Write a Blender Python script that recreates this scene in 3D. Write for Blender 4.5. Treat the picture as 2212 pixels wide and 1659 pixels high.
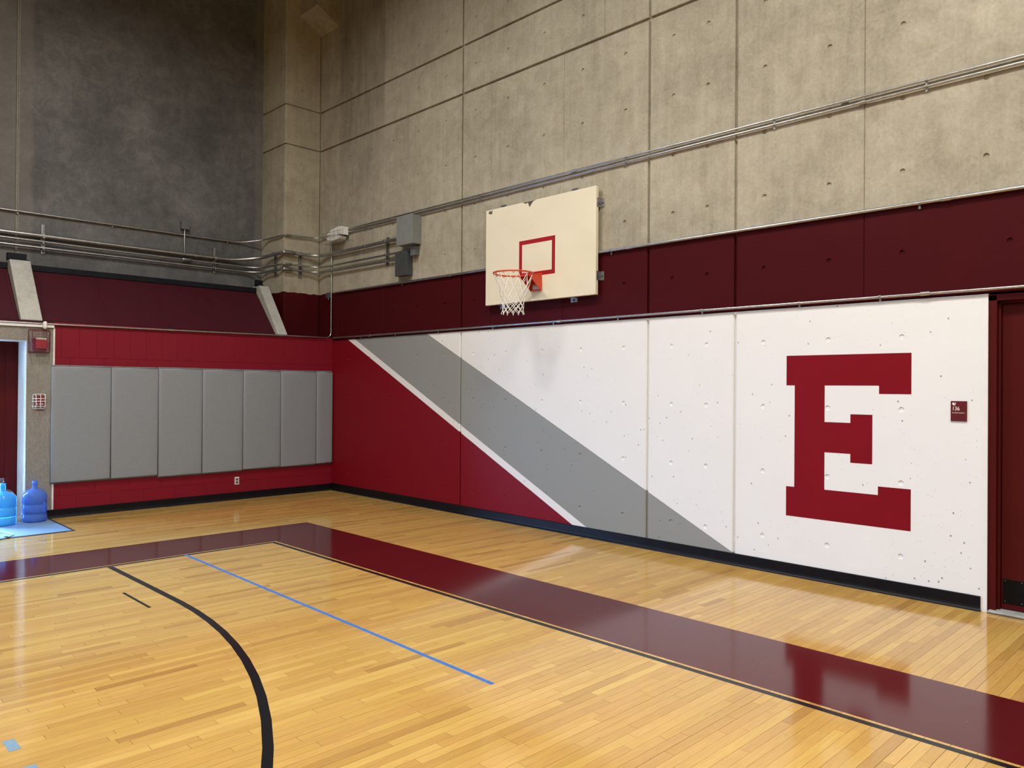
import bpy, math, random
from mathutils import Vector, Matrix
random.seed(7)
for o in list(bpy.data.objects): bpy.data.objects.remove(o)
SC = bpy.context.scene
COL = SC.collection

# ------------------------------------------------------------------ camera, world, lights, exposure
cam_d = bpy.data.cameras.new('camera'); cam = bpy.data.objects.new('camera', cam_d); COL.objects.link(cam)
FW = Vector((-0.70932009, 0.70487022, 0.00479268)); RT = Vector((0.70488364, 0.70928137, 0.00768064)); UP = Vector((-0.0020145, -0.00882631, 0.99995902))
m = Matrix.Identity(4)
for i in range(3):
    m[i][0] = RT[i]; m[i][1] = UP[i]; m[i][2] = -FW[i]
CAMP = Vector((10.96775, -6.73476, 1.7))
m.translation = CAMP
cam.matrix_world = m
cam_d.sensor_fit = 'HORIZONTAL'; cam_d.sensor_width = 36.0; cam_d.lens = 1646.39 / 2212 * 36
cam_d.clip_start = 0.05; cam_d.clip_end = 200
SC.camera = cam

W = bpy.data.worlds.new('daylight'); SC.world = W; W.use_nodes = True
bg = W.node_tree.nodes['Background']; bg.inputs[0].default_value = (0.25, 0.50, 1.0, 1); bg.inputs[1].default_value = 105.0

def area(name, loc, sx, sy, power, col, rot=(0, 0, 0), spread=180):
    d = bpy.data.lights.new(name, 'AREA'); d.shape = 'RECTANGLE'; d.size = sx; d.size_y = sy
    d.energy = power; d.color = col; d.spread = math.radians(spread)
    o = bpy.data.objects.new(name, d); COL.objects.link(o); o.location = loc; o.rotation_euler = rot
    return o
WARM = (0.985, 0.965, 0.92)
for lx, ly, p in ((4.2, -4.6, 370), (4.2, -10.5, 280), (9.6, -3.7, 430), (9.6, -10.5, 330), (15.0, -4.2, 380), (15.0, -10.5, 330), (20.0, -7.5, 300), (8.0, -16.5, 200), (15.0, -16.5, 200)):
    area('high_bay_lamp', (lx, ly, 8.3), 1.3, 0.6, p, WARM, spread=165)
portal = area('door_portal', (-0.47, -5.56, 1.12), 2.2, 1.48, 1.0, (1, 1, 1), (0, math.radians(-90), 0))
portal.data.cycles.is_portal = True

SC.view_settings.view_transform = 'Standard'; SC.view_settings.look = 'None'
SC.view_settings.gamma = 1.0; SC.view_settings.use_curve_mapping = False
SC.view_settings.exposure = 0.0

# ------------------------------------------------------------------ mesh helpers
class MB:
    def __init__(s): s.v = []; s.f = []; s.sm = []
    def add(s, vs, fs, smooth=False):
        n = len(s.v); s.v += [tuple(p) for p in vs]
        for f in fs: s.f.append(tuple(i + n for i in f)); s.sm.append(smooth)
        return s
    def box(s, a, b, bev=0.0):
        x0, y0, z0 = [min(p, q) for p, q in zip(a, b)]; x1, y1, z1 = [max(p, q) for p, q in zip(a, b)]
        if bev <= 0:
            vs = [(x0, y0, z0), (x1, y0, z0), (x1, y1, z0), (x0, y1, z0), (x0, y0, z1), (x1, y0, z1), (x1, y1, z1), (x0, y1, z1)]
            return s.add(vs, [(0, 3, 2, 1), (4, 5, 6, 7), (0, 1, 5, 4), (1, 2, 6, 5), (2, 3, 7, 6), (3, 0, 4, 7)])
        e = min(bev, (x1 - x0) * .45, (y1 - y0) * .45, (z1 - z0) * .45)
        vs = []; idx = {}
        for i, x in ((0, x0), (1, x1)):
            for j, y in ((0, y0), (1, y1)):
                for k, z in ((0, z0), (1, z1)):
                    sx, sy, sz = (e, -e)[i], (e, -e)[j], (e, -e)[k]
                    idx[i, j, k] = len(vs)
                    vs += [(x, y + sy, z + sz), (x + sx, y, z + sz), (x + sx, y + sy, z)]
        g = lambda i, j, k, a_: idx[i, j, k] + a_
        fs = []
        for i in (0, 1):
            q = [g(i, 0, 0, 0), g(i, 1, 0, 0), g(i, 1, 1, 0), g(i, 0, 1, 0)]; fs.append(q if i else q[::-1])
            q = [g(0, i, 0, 1), g(0, i, 1, 1), g(1, i, 1, 1), g(1, i, 0, 1)]; fs.append(q if i else q[::-1])
            q = [g(0, 0, i, 2), g(1, 0, i, 2), g(1, 1, i, 2), g(0, 1, i, 2)]; fs.append(q if i else q[::-1])
        for j in (0, 1):
            for k in (0, 1):
                fs.append([g(0, j, k, 1), g(1, j, k, 1), g(1, j, k, 2), g(0, j, k, 2)])
                fs.append([g(j, 0, k, 0), g(j, 1, k, 0), g(j, 1, k, 2), g(j, 0, k, 2)])
                fs.append([g(j, k, 0, 0), g(j, k, 1, 0), g(j, k, 1, 1), g(j, k, 0, 1)])
        for i in (0, 1):
            for j in (0, 1):
                for k in (0, 1): fs.append([g(i, j, k, 0), g(i, j, k, 1), g(i, j, k, 2)])
        return s.add(vs, fs)
    def prism(s, poly, axis, a, b):
        # poly: 2D outline in the two other axes (in xyz order), extruded along axis
        def P(p, t):
            q = list(p); q.insert(axis, t); return tuple(q)
        n = len(poly); vs = [P(p, a) for p in poly] + [P(p, b) for p in poly]
        fs = [tuple(range(n))[::-1], tuple(range(n, 2 * n))] + [(i, (i + 1) % n, n + (i + 1) % n, n + i) for i in range(n)]
        return s.add(vs, fs)
    def tube(s, path, r, seg=10, closed=False, caps=True):
        pts = [Vector(p) for p in path]; n = len(pts)
        rings = []; prev = None
        for i in range(n):
            if closed: t = (pts[(i + 1) % n] - pts[i - 1])
            elif i == 0: t = pts[1] - pts[0]
            elif i == n - 1: t = pts[-1] - pts[-2]
            else: t = (pts[i + 1] - pts[i]).normalized() + (pts[i] - pts[i - 1]).normalized()
            t.normalize()
            if prev is None:
                a = Vector((0, 0, 1)) if abs(t.z) < .9 else Vector((1, 0, 0))
                nrm = (a - t * a.dot(t)).normalized()
            else:
                nrm = (prev - t * prev.dot(t))
                nrm = nrm.normalized() if nrm.length > 1e-6 else Vector((1, 0, 0))
            prev = nrm; bn = t.cross(nrm)
            rr = r[i] if isinstance(r, (list, tuple)) else r
            rings.append([pts[i] + (nrm * math.cos(k * 2 * math.pi / seg) + bn * math.sin(k * 2 * math.pi / seg)) * rr for k in range(seg)])
        vs = [p for ring in rings for p in ring]; fs = []
        m_ = n if closed else n - 1
        for i in range(m_):
            j = (i + 1) % n
            for k in range(seg): fs.append((i * seg + k, i * seg + (k + 1) % seg, j * seg + (k + 1) % seg, j * seg + k))
        s.add(vs, fs, True)
        if caps and not closed:
            s.add(rings[0], [tuple(range(seg))[::-1]]); s.add(rings[-1], [tuple(range(seg))])
        return s
    def lathe(s, prof, c, seg=28, axis=2):
        vs = []; fs = []
        for r, h in prof:
            for k in range(seg):
                a = 2 * math.pi * k / seg; p = [r * math.cos(a), r * math.sin(a)]; p.insert(axis, h)
                vs.append((c[0] + p[0], c[1] + p[1], c[2] + p[2]))
        for i in range(len(prof) - 1):
            for k in range(seg): fs.append((i * seg + k, i * seg + (k + 1) % seg, (i + 1) * seg + (k + 1) % seg, (i + 1) * seg + k))
        s.add(vs, fs, True)
        if prof[0][0] > 1e-4: s.add(vs[:seg], [tuple(range(seg))[::-1]])
        if prof[-1][0] > 1e-4: s.add(vs[-seg:], [tuple(range(seg))])
        return s
    def xform(s, M):
        s.v = [tuple(M @ Vector(p)) for p in s.v]; return s
    def mesh(s, name):
        me = bpy.data.meshes.new(name); me.from_pydata(s.v, [], s.f); me.update()
        for p, q in zip(me.polygons, s.sm): p.use_smooth = q
        return me
    def build(s, name, mat, parent=None):
        me = s.mesh(name); o = bpy.data.objects.new(name, me); COL.objects.link(o)
        if mat: me.materials.append(mat)
        if parent: o.parent = parent
        return o

def tag(o, label=None, cat=None, group=None, kind=None):
    if label: o['label'] = label
    if cat: o['category'] = cat
    if group: o['group'] = group
    if kind: o['kind'] = kind
    return o
def empty(name, label=None, cat=None, group=None, kind=None, loc=(0, 0, 0)):
    o = bpy.data.objects.new(name, None); COL.objects.link(o); o.location = loc
    return tag(o, label, cat, group, kind)
def fillet(pts, r, n=7):
    pts = [Vector(p) for p in pts]; out = [pts[0]]
    for i in range(1, len(pts) - 1):
        a, b, c = pts[i - 1], pts[i], pts[i + 1]
        d1 = (a - b); d2 = (c - b); rr = min(r, d1.length * .48, d2.length * .48)
        p, q = b + d1.normalized() * rr, b + d2.normalized() * rr
        for k in range(n + 1):
            t = k / n; out.append(p * (1 - t) ** 2 + b * 2 * t * (1 - t) + q * t * t)
    return out + [pts[-1]]

# ------------------------------------------------------------------ materials
class NT:
    def __init__(s, name):
        s.m = bpy.data.materials.new(name); s.m.use_nodes = True; s.t = s.m.node_tree; s.n = s.t.nodes
        s.b = s.n['Principled BSDF']
    def node(s, typ, **kw):
        n = s.n.new(typ)
        for k, v in kw.items():
            if isinstance(k, str) and hasattr(n, k): setattr(n, k, v)
        return n
    def L(s, a, b): s.t.links.new(a, b)
    def set(s, inp, v):
        if hasattr(v, 'is_linked') or isinstance(v, bpy.types.NodeSocket): s.L(v, inp)
        else: inp.default_value = v
    def math(s, op, a, b=0.0, c=0.0, clamp=False):
        n = s.n.new('ShaderNodeMath'); n.operation = op; n.use_clamp = clamp
        for i, v in enumerate((a, b, c)): s.set(n.inputs[i], v)
        return n.outputs[0]
    def mix(s, f, a, b, typ='MIX'):
        n = s.n.new('ShaderNodeMix'); n.data_type = 'RGBA'; n.blend_type = typ
        s.set(n.inputs[0], f)
        for i, v in ((6, a), (7, b)): s.set(n.inputs[i], v if not isinstance(v, tuple) else (v + (1,))[:4])
        return n.outputs[2]
    def pos(s): return s.n.new('ShaderNodeNewGeometry').outputs['Position']
    def obj(s): return s.n.new('ShaderNodeTexCoord').outputs['Object']
    def mapping(s, v, scale=(1, 1, 1), loc=(0, 0, 0), rot=(0, 0, 0)):
        n = s.n.new('ShaderNodeMapping'); s.L(v, n.inputs[0]); n.inputs['Scale'].default_value = scale; n.inputs['Location'].default_value = loc; n.inputs['Rotation'].default_value = rot
        return n.outputs[0]
    def noise(s, v, scale, detail=4, rough=.55, dist=0.0):
        n = s.n.new('ShaderNodeTexNoise'); s.L(v, n.inputs['Vector']); n.inputs['Scale'].default_value = scale; n.inputs['Detail'].default_value = detail
        n.inputs['Roughness'].default_value = rough; n.inputs['Distortion'].default_value = dist
        return n.outputs['Fac']
    def voro(s, v, scale):
        n = s.n.new('ShaderNodeTexVoronoi'); s.L(v, n.inputs['Vector']); n.inputs['Scale'].default_value = scale
        return n.outputs['Distance'], n.outputs['Color']
    def ramp(s, f, stops):
        n = s.n.new('ShaderNodeValToRGB'); s.L(f, n.inputs[0]); e = n.color_ramp.elements
        while len(e) < len(stops): e.new(.5)
        for el, (p, c) in zip(e, stops):
            el.position = p; el.color = (c + (1,))[:4] if isinstance(c, tuple) else (c, c, c, 1)
        return n.outputs[0]
    def map01(s, f, a, b):
        n = s.n.new('ShaderNodeMapRange'); s.L(f, n.inputs[0]); n.inputs[1].default_value = a; n.inputs[2].default_value = b
        return n.outputs[0]
    def sep(s, v):
        n = s.n.new('ShaderNodeSeparateXYZ'); s.L(v, n.inputs[0]); return n.outputs
    def bump(s, h, strength=.3, dist=.01, nrm=None):
        n = s.n.new('ShaderNodeBump'); s.L(h, n.inputs['Height']); n.inputs['Strength'].default_value = strength; n.inputs['Distance'].default_value = dist
        if nrm: s.L(nrm, n.inputs['Normal'])
        s.L(n.outputs[0], s.b.inputs['Normal']); return n.outputs[0]
    def out(s, col=None, rough=None, spec=None, metal=None):
        for k, v in (('Base Color', col), ('Roughness', rough), ('Specular IOR Level', spec), ('Metallic', metal)):
            if v is None: continue
            s.set(s.b.inputs[k], (v + (1,))[:4] if isinstance(v, tuple) else v)
        return s.m
def plain(name, col, rough=.5, metal=0.0, spec=.5, var=.08, vs=30.0, bump=0.0):
    t = NT(name); p = t.obj(); n = t.noise(p, vs, 3)
    d = tuple(c * (1 - var * 2) for c in col); l = tuple(min(1, c * (1 + var)) for c in col)
    c = t.ramp(n, [(.3, d), (.7, l)])
    if bump: t.bump(t.noise(p, vs * 4, 3), bump, .002)
    return t.out(c, rough, spec, metal)

def concrete(name, lo, mid, hi, streak=1.0, mottle=1.0, seed=0.0, bump=.25):
    t = NT(name); p = t.mapping(t.pos(), loc=(seed, seed * .7, seed * .3))
    big = t.noise(p, .9, 5, .6); st = t.noise(t.mapping(p, (7, 7, .5)), 2.0, 6, .65)
    fine = t.noise(p, 34, 4, .7); med = t.noise(p, 5.5, 6, .65, .6)
    f = t.math('ADD', t.math('MULTIPLY', big, .45 * mottle), t.math('MULTIPLY', st, .42 * streak))
    f = t.math('ADD', f, t.math('MULTIPLY', med, .34 * mottle)); f = t.math('ADD', f, t.math('MULTIPLY', fine, .30))
    tot = (.45 + .34) * mottle + .42 * streak + .30
    f = t.math('DIVIDE', f, tot)
    c = t.ramp(f, [(.36, lo), (.5, mid), (.64, hi)])
    d, vc = t.voro(p, 26); sel = t.math('GREATER_THAN', t.sep(vc)[0], .86); pit = t.math('MULTIPLY', t.math('LESS_THAN', d, .11), sel)
    c = t.mix(t.math('MULTIPLY', pit, .6), c, tuple(x * .35 for x in lo))
    h = t.math('SUBTRACT', t.math('ADD', fine, t.math('MULTIPLY', med, .6)), pit)
    t.bump(h, bump, .006)
    return t, c

def concrete_m(*a, **k):
    t, c = concrete(*a, **k); return t.out(c, .85, .3)

RED = (0.172, 0.0032, 0.009); MAROON = (0.044, 0.0042, 0.0085); WHITE = (0.705, 0.70, 0.685); GREY = (0.245, 0.25, 0.235)

# upper right wall: raw concrete above, maroon paint band below a ragged line
def mat_upper(name):
    t, c = concrete(name, (.205, .180, .133), (.325, .292, .220), (.43, .394, .303), streak=.55, mottle=1.0)
    p = t.pos(); x, y, z = t.sep(p)
    rag = t.math('MULTIPLY', t.math('SUBTRACT', t.noise(t.mapping(p, (1, 1, .2)), 9, 4), .5), .05)
    stn = t.math('MULTIPLY', t.map01(x, 1.42, 1.39), t.map01(x, .13, .16)); stn = t.math('MULTIPLY', stn, t.map01(z, 4.6, 6.2))
    stn = t.math('MULTIPLY', stn, t.map01(t.noise(t.mapping(p, (5, 5, .8)), 1.5, 5), .25, .75))
    c = t.mix(t.math('MULTIPLY', stn, .62), c, (.11, .088, .062))
    mask = t.math('LESS_THAN', t.math('ADD', z, rag), 3.235)
    mv = t.mix(t.noise(p, 3, 4), (.042, .0030, .0042), (.055, .0044, .0058))
    c2 = t.mix(mask, c, mv)
    r = t.mix(mask, (.86, .86, .86), (.5, .5, .5))
    return t.out(c2, t.sep(r)[0], .07)
M_UP = mat_upper('concrete_with_maroon_band')

def mat_lower():
    t = NT('painted_wall_graphic'); p = t.pos(); x, y, z = t.sep(p)
    wob = t.math('MULTIPLY', t.math('SUBTRACT', t.noise(p, 14, 3), .5), .004)
    zz = t.math('ADD', z, wob)
    line = lambda x0, z0, s: t.math('LESS_THAN', zz, t.math('ADD', t.math('MULTIPLY', t.math('SUBTRACT', x, x0), -s), z0))
    a, b, c = line(.439, 2.457, .4918), line(.646, 2.454, .4906), line(2.474, 2.456, .4899)
    d, vc = t.voro(t.mapping(p, (1, 1, .8), rot=(0, .6, 0)), 20); cr, cg, cb = t.sep(vc)
    dens = t.math('MULTIPLY', t.noise(p, 1.3, 2), 1.25)
    pit = t.math('MULTIPLY', t.math('LESS_THAN', d, t.math('MULTIPLY', cg, .135)), t.math('GREATER_THAN', t.math('MULTIPLY', cr, dens), .42))
    d2, vc2 = t.voro(p, 38); pit2 = t.math('MULTIPLY', t.math('LESS_THAN', d2, .1), t.math('GREATER_THAN', t.math('MULTIPLY', t.sep(vc2)[0], dens), .50))
    pit = t.math('MAXIMUM', pit, pit2)
    soft = t.noise(p, 2.2, 5)
    wcol = t.mix(soft, tuple(q * .97 for q in WHITE), tuple(min(1, q * 1.03) for q in WHITE))
    col = t.mix(c, wcol, GREY); col = t.mix(b, col, wcol); col = t.mix(a, col, RED)
    painted = t.math('SUBTRACT', 1.0, t.math('MULTIPLY', a, .75))
    col = t.mix(t.math('MULTIPLY', t.math('MULTIPLY', pit, painted), .8), col, t.mix(.8, col, (.03, .03, .03)))
    h = t.math('SUBTRACT', t.math('MULTIPLY', t.noise(p, 60, 3), .25), pit)
    t.bump(h, .35, .004)
    return t.out(col, .5, .15)
M_LOW = mat_lower()
M_RED = plain('crimson_letter_paint', (.178, .0034, .0085), .5, spec=.12, var=.03, vs=4)
M_MAROON = plain('maroon_wall_paint', MAROON, .5, spec=.2, var=.05, vs=5)
M_WHITE = plain('white_wall_paint', WHITE, .4, var=.02, vs=6)

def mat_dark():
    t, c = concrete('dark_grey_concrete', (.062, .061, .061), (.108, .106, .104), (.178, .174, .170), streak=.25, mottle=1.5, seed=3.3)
    y = t.sep(t.pos())[1]; w = t.math('MULTIPLY', t.math('SUBTRACT', t.noise(t.pos(), 1.5, 4), .5), .18); y = t.math('ADD', y, w)
    edge = t.math('MAXIMUM', t.map01(y, -4.0, -4.06), t.map01(y, -.80, -.74))
    return t.out(t.mix(t.math('MULTIPLY', edge, .32), c, (.22, .20, .178)), .85, .3)
M_DARK = mat_dark()
M_STRUT = concrete_m('pale_grey_concrete', (.27, .265, .235), (.37, .36, .32), (.44, .43, .39), streak=.1, mottle=.8, seed=9)
def mat_board_concrete():
    t = NT('board_marked_concrete'); p = t.pos()
    g = t.noise(t.mapping(p, (9, 9, 1.6)), 3.2, 5, .6, 2.6)
    w = t.math('PINGPONG', t.math('MULTIPLY', g, 9.0), 1.0)
    big = t.noise(p, 4, 4)
    c = t.mix(t.math('ADD', t.math('MULTIPLY', w, .45), t.math('MULTIPLY', big, .4)), (.14, .127, .107), (.33, .306, .262))
    t.bump(w, .25, .004); return t.out(c, .85, .3)
M_BOARD = mat_board_concrete()
M_JAMB = concrete_m('pale_jamb_concrete', (.38, .36, .32), (.52, .50, .45), (.6, .58, .53), streak=.6, mottle=.5, seed=5)
M_COLUMN = M_UP
M_FAR = concrete_m('far_wall_concrete', (.2, .18, .15), (.28, .26, .21), (.36, .33, .27), seed=12)
M_CEIL = plain('ceiling_concrete', (.2, .19, .17), .9, var=.1, vs=1.2)

def mat_block():
    t = NT('crimson_block_paint'); p = t.pos()
    c = t.mix(t.noise(p, 3, 4), (.16, .004, .013), (.195, .0065, .018))
    t.bump(t.noise(p, 45, 4, .7), .3, .004); return t.out(c, .5, .2)
M_BLOCK = mat_block()
M_BLACK = plain('black_rubber', (.004, .004, .0055), .45, spec=.18, var=.2, vs=9)
M_PAD = plain('grey_vinyl', (.215, .232, .25), .42, var=.04, vs=60, bump=.08)
M_PADSTRIP = plain('grey_vinyl_strip', (.17, .175, .18), .5, var=.15, vs=30)
M_STEEL = plain('galvanised_conduit', (.50, .51, .515), .33, 1.0, var=.1, vs=40)
M_STEEL_D = plain('dull_galvanised_steel', (.36, .36, .35), .42, 1.0, var=.15, vs=50)
M_BOXGREY = plain('grey_enamel', (.185, .195, .18), .5, var=.05, vs=8)
M_BOXDARK = plain('dark_grey_enamel', (.045, .05, .05), .5, var=.1, vs=8)
M_BOXMID = plain('mid_grey_enamel', (.10, .105, .11), .5, var=.1, vs=8)
M_PLAST = plain('white_plastic', (.72, .70, .66), .4, var=.04, vs=20)
M_WIRE = plain('white_wire', (.75, .74, .72), .4, var=.04, vs=20)
M_WIREG = plain('grey_wire', (.34, .33, .31), .4, .6, var=.1, vs=20)
M_WIRER = plain('dark_red_wire', (.14, .02, .03), .4, var=.1, vs=20)
M_FIRE = plain('fire_alarm_red', (.42, .035, .045), .35, var=.06, vs=30)
M_FIRED = plain('fire_alarm_dark_red', (.16, .012, .02), .4, var=.06, vs=30)
M_NAVY = plain('black_metal', (.006, .007, .011), .5, spec=.15, var=.2, vs=10)
def mat_backboard():
    t = NT('cream_backboard_paint'); p = t.pos()
    c = t.mix(t.noise(p, 2.2, 5), (.64, .575, .42), (.76, .70, .54))
    d, vc = t.voro(p, 10); sp = t.math('MULTIPLY', t.math('LESS_THAN', d, .035), t.math('GREATER_THAN', t.sep(vc)[0], .72))
    c = t.mix(t.math('MULTIPLY', sp, .9), c, (.05, .045, .04))
    return t.out(c, .42, .45)
M_BB = mat_backboard()
M_CHIP = plain('chipped_plywood', (.10, .085, .07), .9, var=.5, vs=70)
M_BBRED = plain('backboard_red', (.33, .006, .012), .4, var=.05, vs=8)
M_ORANGE = plain('rim_orange', (.58, .055, .018), .38, var=.08, vs=14)
M_NET = plain('white_nylon_cord', (.78, .76, .71), .7, var=.04, vs=60)
M_OUT = plain('outlet_plastic', (.52, .48, .45), .4, var=.05)
M_SIGN = plain('maroon_sign', (.10, .008, .012), .35, var=.06, vs=40)
M_INK = plain('pale_print', (.78, .72, .68), .5, var=.02)
M_INKD = plain('dark_relief', (.03, .004, .006), .5, var=.05)
M_KICK = plain('black_kick_plate', (.004, .0035, .0035), .5, spec=.12, var=.2, vs=30)
M_DOOR = plain('maroon_door_enamel', (.062, .0045, .0048), .45, spec=.12, var=.04, vs=3)
M_SILL = concrete_m('worn_stone_sill', (.12, .12, .11), (.27, .27, .25), (.42, .41, .37), streak=.2, mottle=1.4, seed=2)
M_TAPE = plain('blue_tape', (.032, .125, .40), .7, spec=.2, var=.06, vs=20)
M_TAPEG = plain('grey_blue_tape', (.15, .215, .25), .8, spec=.15, var=.06, vs=40)
M_MAT = plain('blue_grey_mat', (.13, .20, .27), .85, var=.15, vs=120, bump=.4)
M_MATE = plain('mat_rubber_edge', (.012, .014, .018), .6, var=.1)
M_CORD = plain('pale_green_cord', (.45, .58, .45), .5, var=.05)
M_CORDD = plain('dark_cord', (.03, .03, .035), .5, var=.05)
M_GROUND = plain('outdoor_paving', (.45, .45, .44), .9, var=.1, vs=2)

def mat_wood(name, attr=True):
    t = NT(name); p = t.pos(); q = t.mapping(p, (1, .06, 1))
    if attr:
        a = t.n.new('ShaderNodeAttribute'); a.attribute_name = 'tint'; tint = a.outputs['Fac']
        a2 = t.n.new('ShaderNodeAttribute'); a2.attribute_name = 'hue'; hue = a2.outputs['Fac']
    else:
        d, vc = t.voro(t.mapping(p, (17.5, 1.2, 1)), 1.0); tint = t.sep(vc)[0]; hue = t.sep(vc)[1]
    base = t.ramp(tint, [(0.0, (.315, .170, .047)), (.3, (.395, .229, .060)), (.65, (.445, .272, .070)), (1.0, (.505, .328, .092))])
    base = t.mix(t.math('MULTIPLY', hue, .35), base, (.49, .278, .095))
    grain = t.noise(t.mapping(q, (90, 90, 90)), 1.0, 5, .6, .8)
    base = t.mix(.30, base, t.ramp(grain, [(.3, (.55, .5, .42)), (.7, (1.15, 1.15, 1.15))]), 'MULTIPLY')
    fleck = t.noise(t.mapping(p, (60, 7, 1)), 1.0, 2, .5, .3)
    base = t.mix(t.math('MULTIPLY', t.map01(fleck, .70, .78), .6), base, (.16, .075, .028))
    blot = t.noise(p, .8, 3)
    base = t.mix(.18, base, t.ramp(blot, [(.35, (.85, .8, .78)), (.65, (1.05, 1.05, 1.02))]), 'MULTIPLY')
    rg = t.math('ADD', t.math('MULTIPLY', t.noise(p, 1.7, 5), .08), .06)
    t.bump(t.noise(t.mapping(p, (30, 5, 1)), 1.0, 2), .03, .002)
    return t.out(base, rg, .4)
M_WOOD = mat_wood('maple_strip'); M_WOODF = mat_wood('maple_floor_far', False)
def mat_floorpaint(name, c0, c1, r0=.11, spec=.32):
    t = NT(name); p = t.pos()
    c = t.mix(t.noise(p, 2.5, 4), c0, c1)
    lines = t.noise(t.mapping(p, (35, .6, 1)), 1.0, 2)
    c = t.mix(.12, c, t.ramp(lines, [(.35, (.7, .7, .7)), (.65, (1.1, 1.1, 1.1))]), 'MULTIPLY')
    d, vc = t.voro(p, 7); sp = t.math('MULTIPLY', t.math('LESS_THAN', d, .025), t.math('GREATER_THAN', t.sep(vc)[0], .6))
    c = t.mix(t.math('MULTIPLY', sp, .6), c, (.6, .5, .42))
    sc = t.noise(t.mapping(p, (1, 1, 1), rot=(0, 0, .6)), 22, 6, .75, 2.0)
    rg = t.math('ADD', t.math('MULTIPLY', sc, .06), r0 - .02)
    t.bump(t.math('ADD', t.math('MULTIPLY', lines, .5), t.math('MULTIPLY', t.noise(t.mapping(p, (14, 3, 1)), 1.0, 3), .7)), .02, .003)
    return t.out(c, rg, spec)
M_BORDER = mat_floorpaint('maroon_floor_paint', (.056, .0042, .0052), (.072, .0056, .0068))
M_LINE = mat_floorpaint('black_floor_paint', (.005, .005, .0065), (.008, .008, .010), .18, .2)

def mat_glass(name, col, trans=.85, rough=.06, ior=1.2):
    t = NT(name); p = t.obj()
    c = t.mix(t.noise(p, 9, 2), tuple(q * .92 for q in col), col)
    t.out(c, rough, .6); t.b.inputs['Transmission Weight'].default_value = trans; t.b.inputs['IOR'].default_value = ior
    return t.m
M_JUGB = mat_glass('blue_polycarbonate', (.20, .40, 1.0), .72); M_JUGC = mat_glass('cyan_water', (.12, .62, 1.0), .6, .1, 1.25)
M_JUGW = mat_glass('clear_polycarbonate', (.85, .9, 1.0), .95, .04, 1.12)

# ------------------------------------------------------------------ floor
XMAX, YMIN, ZC = 24.0, -20.8, 9.0
PX1, PY0 = 11.6, -8.6           # region laid out strip by strip
fb = MB()
fb.box((-.005, PY0 - .2, -.10), (PX1, .20, -.008))
fb.box((PX1, YMIN, -.10), (XMAX, .25, 0)); fb.box((-.45, YMIN, -.10), (PX1, PY0 - .2, 0)); fb.box((-.45, PY0 - .2, -.10), (-.005, .0, 0))
floor = tag(fb.build('floor', M_WOODF), 'varnished maple strip gym floor', None, None, 'structure')
SK = math.tan(math.radians(0.45))   # the strips run a touch off the wall line
def vis(x, y):
    d = Vector((x, y, 0)) - CAMP; z = d.dot(FW)
    if z < .5: return None
    px = 1106 + 1646.39 * d.dot(RT) / z; py = 829.5 - 1646.39 * d.dot(UP) / z
    return px, py, z
PW = .0571
planks = []
nst = int((PX1 + .1) / PW)
for i in range(nst):
    x0 = .004 + i * PW; g = random.choice((.0004, .0004, .0006, .0009, .0016)); y = .19 - random.random() * .5
    ya = .19; shade = random.random()
    yb = .19 - random.uniform(.15, .8)
    while ya > PY0 - .19:
        yb = max(yb, PY0 - .2)
        if ya - yb > .05: planks.append((x0, x0 + PW - g, yb + .0005, ya - .0002))
        ya = yb; yb = ya - random.choice((random.uniform(.25, .6), random.uniform(.4, 1.0), random.uniform(.6, 1.4)))
def plank_geo(mb, p, att):
    x0, x1, y0, y1 = p; c = .0007; zt, zb = 0.0, -.0035
    sh = lambda x, y: (x + SK * y, y)
    vs = [sh(x0, y0) + (zb,), sh(x1, y0) + (zb,), sh(x1, y1) + (zb,), sh(x0, y1) + (zb,),
          sh(x0 + c * .5, y0 + c) + (zt,), sh(x1 - c * .5, y0 + c) + (zt,), sh(x1 - c * .5, y1 - c) + (zt,), sh(x0 + c * .5, y1 - c) + (zt,)]
    fs = [(4, 5, 6, 7), (0, 1, 5, 4), (1, 2, 6, 5), (2, 3, 7, 6), (3, 0, 4, 7)]
    mb.add(vs, fs); t = min(1, max(0, random.gauss(.52, .24))); h = random.random()
    att += [(t, h)] * len(fs)
def put_attr(me, att):
    for nm, k in (('tint', 0), ('hue', 1)):
        a = me.attributes.new(nm, 'FLOAT', 'FACE'); a.data.foreach_set('value', [q[k] for q in att])
scored = []
for p in planks:
    cx, cy = (p[0] + p[1]) / 2, (p[2] + p[3]) / 2; s = 0
    best = None
    for yy in (p[2], cy, p[3]):
        v = vis(cx, yy)
        if v and -30 < v[0] < 2242 and 1040 < v[1] < 1690: best = v if best is None or v[2] < best[2] else best
    if best: s = (p[3] - p[2]) / best[2] ** 2.2
    scored.append((s, p))
scored.sort(key=lambda q: -q[0])
for s, p in scored[:300]:
    mb = MB(); att = []; plank_geo(mb, p, att); o = mb.build('plank', M_WOOD, floor); put_attr(o.data, att)
mb = MB(); att = []
for s, p in scored[300:]: plank_geo(mb, p, att)
o = mb.build('plank_field', M_WOOD, floor); put_attr(o.data, att); o['kind'] = 'stuff'

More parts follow.
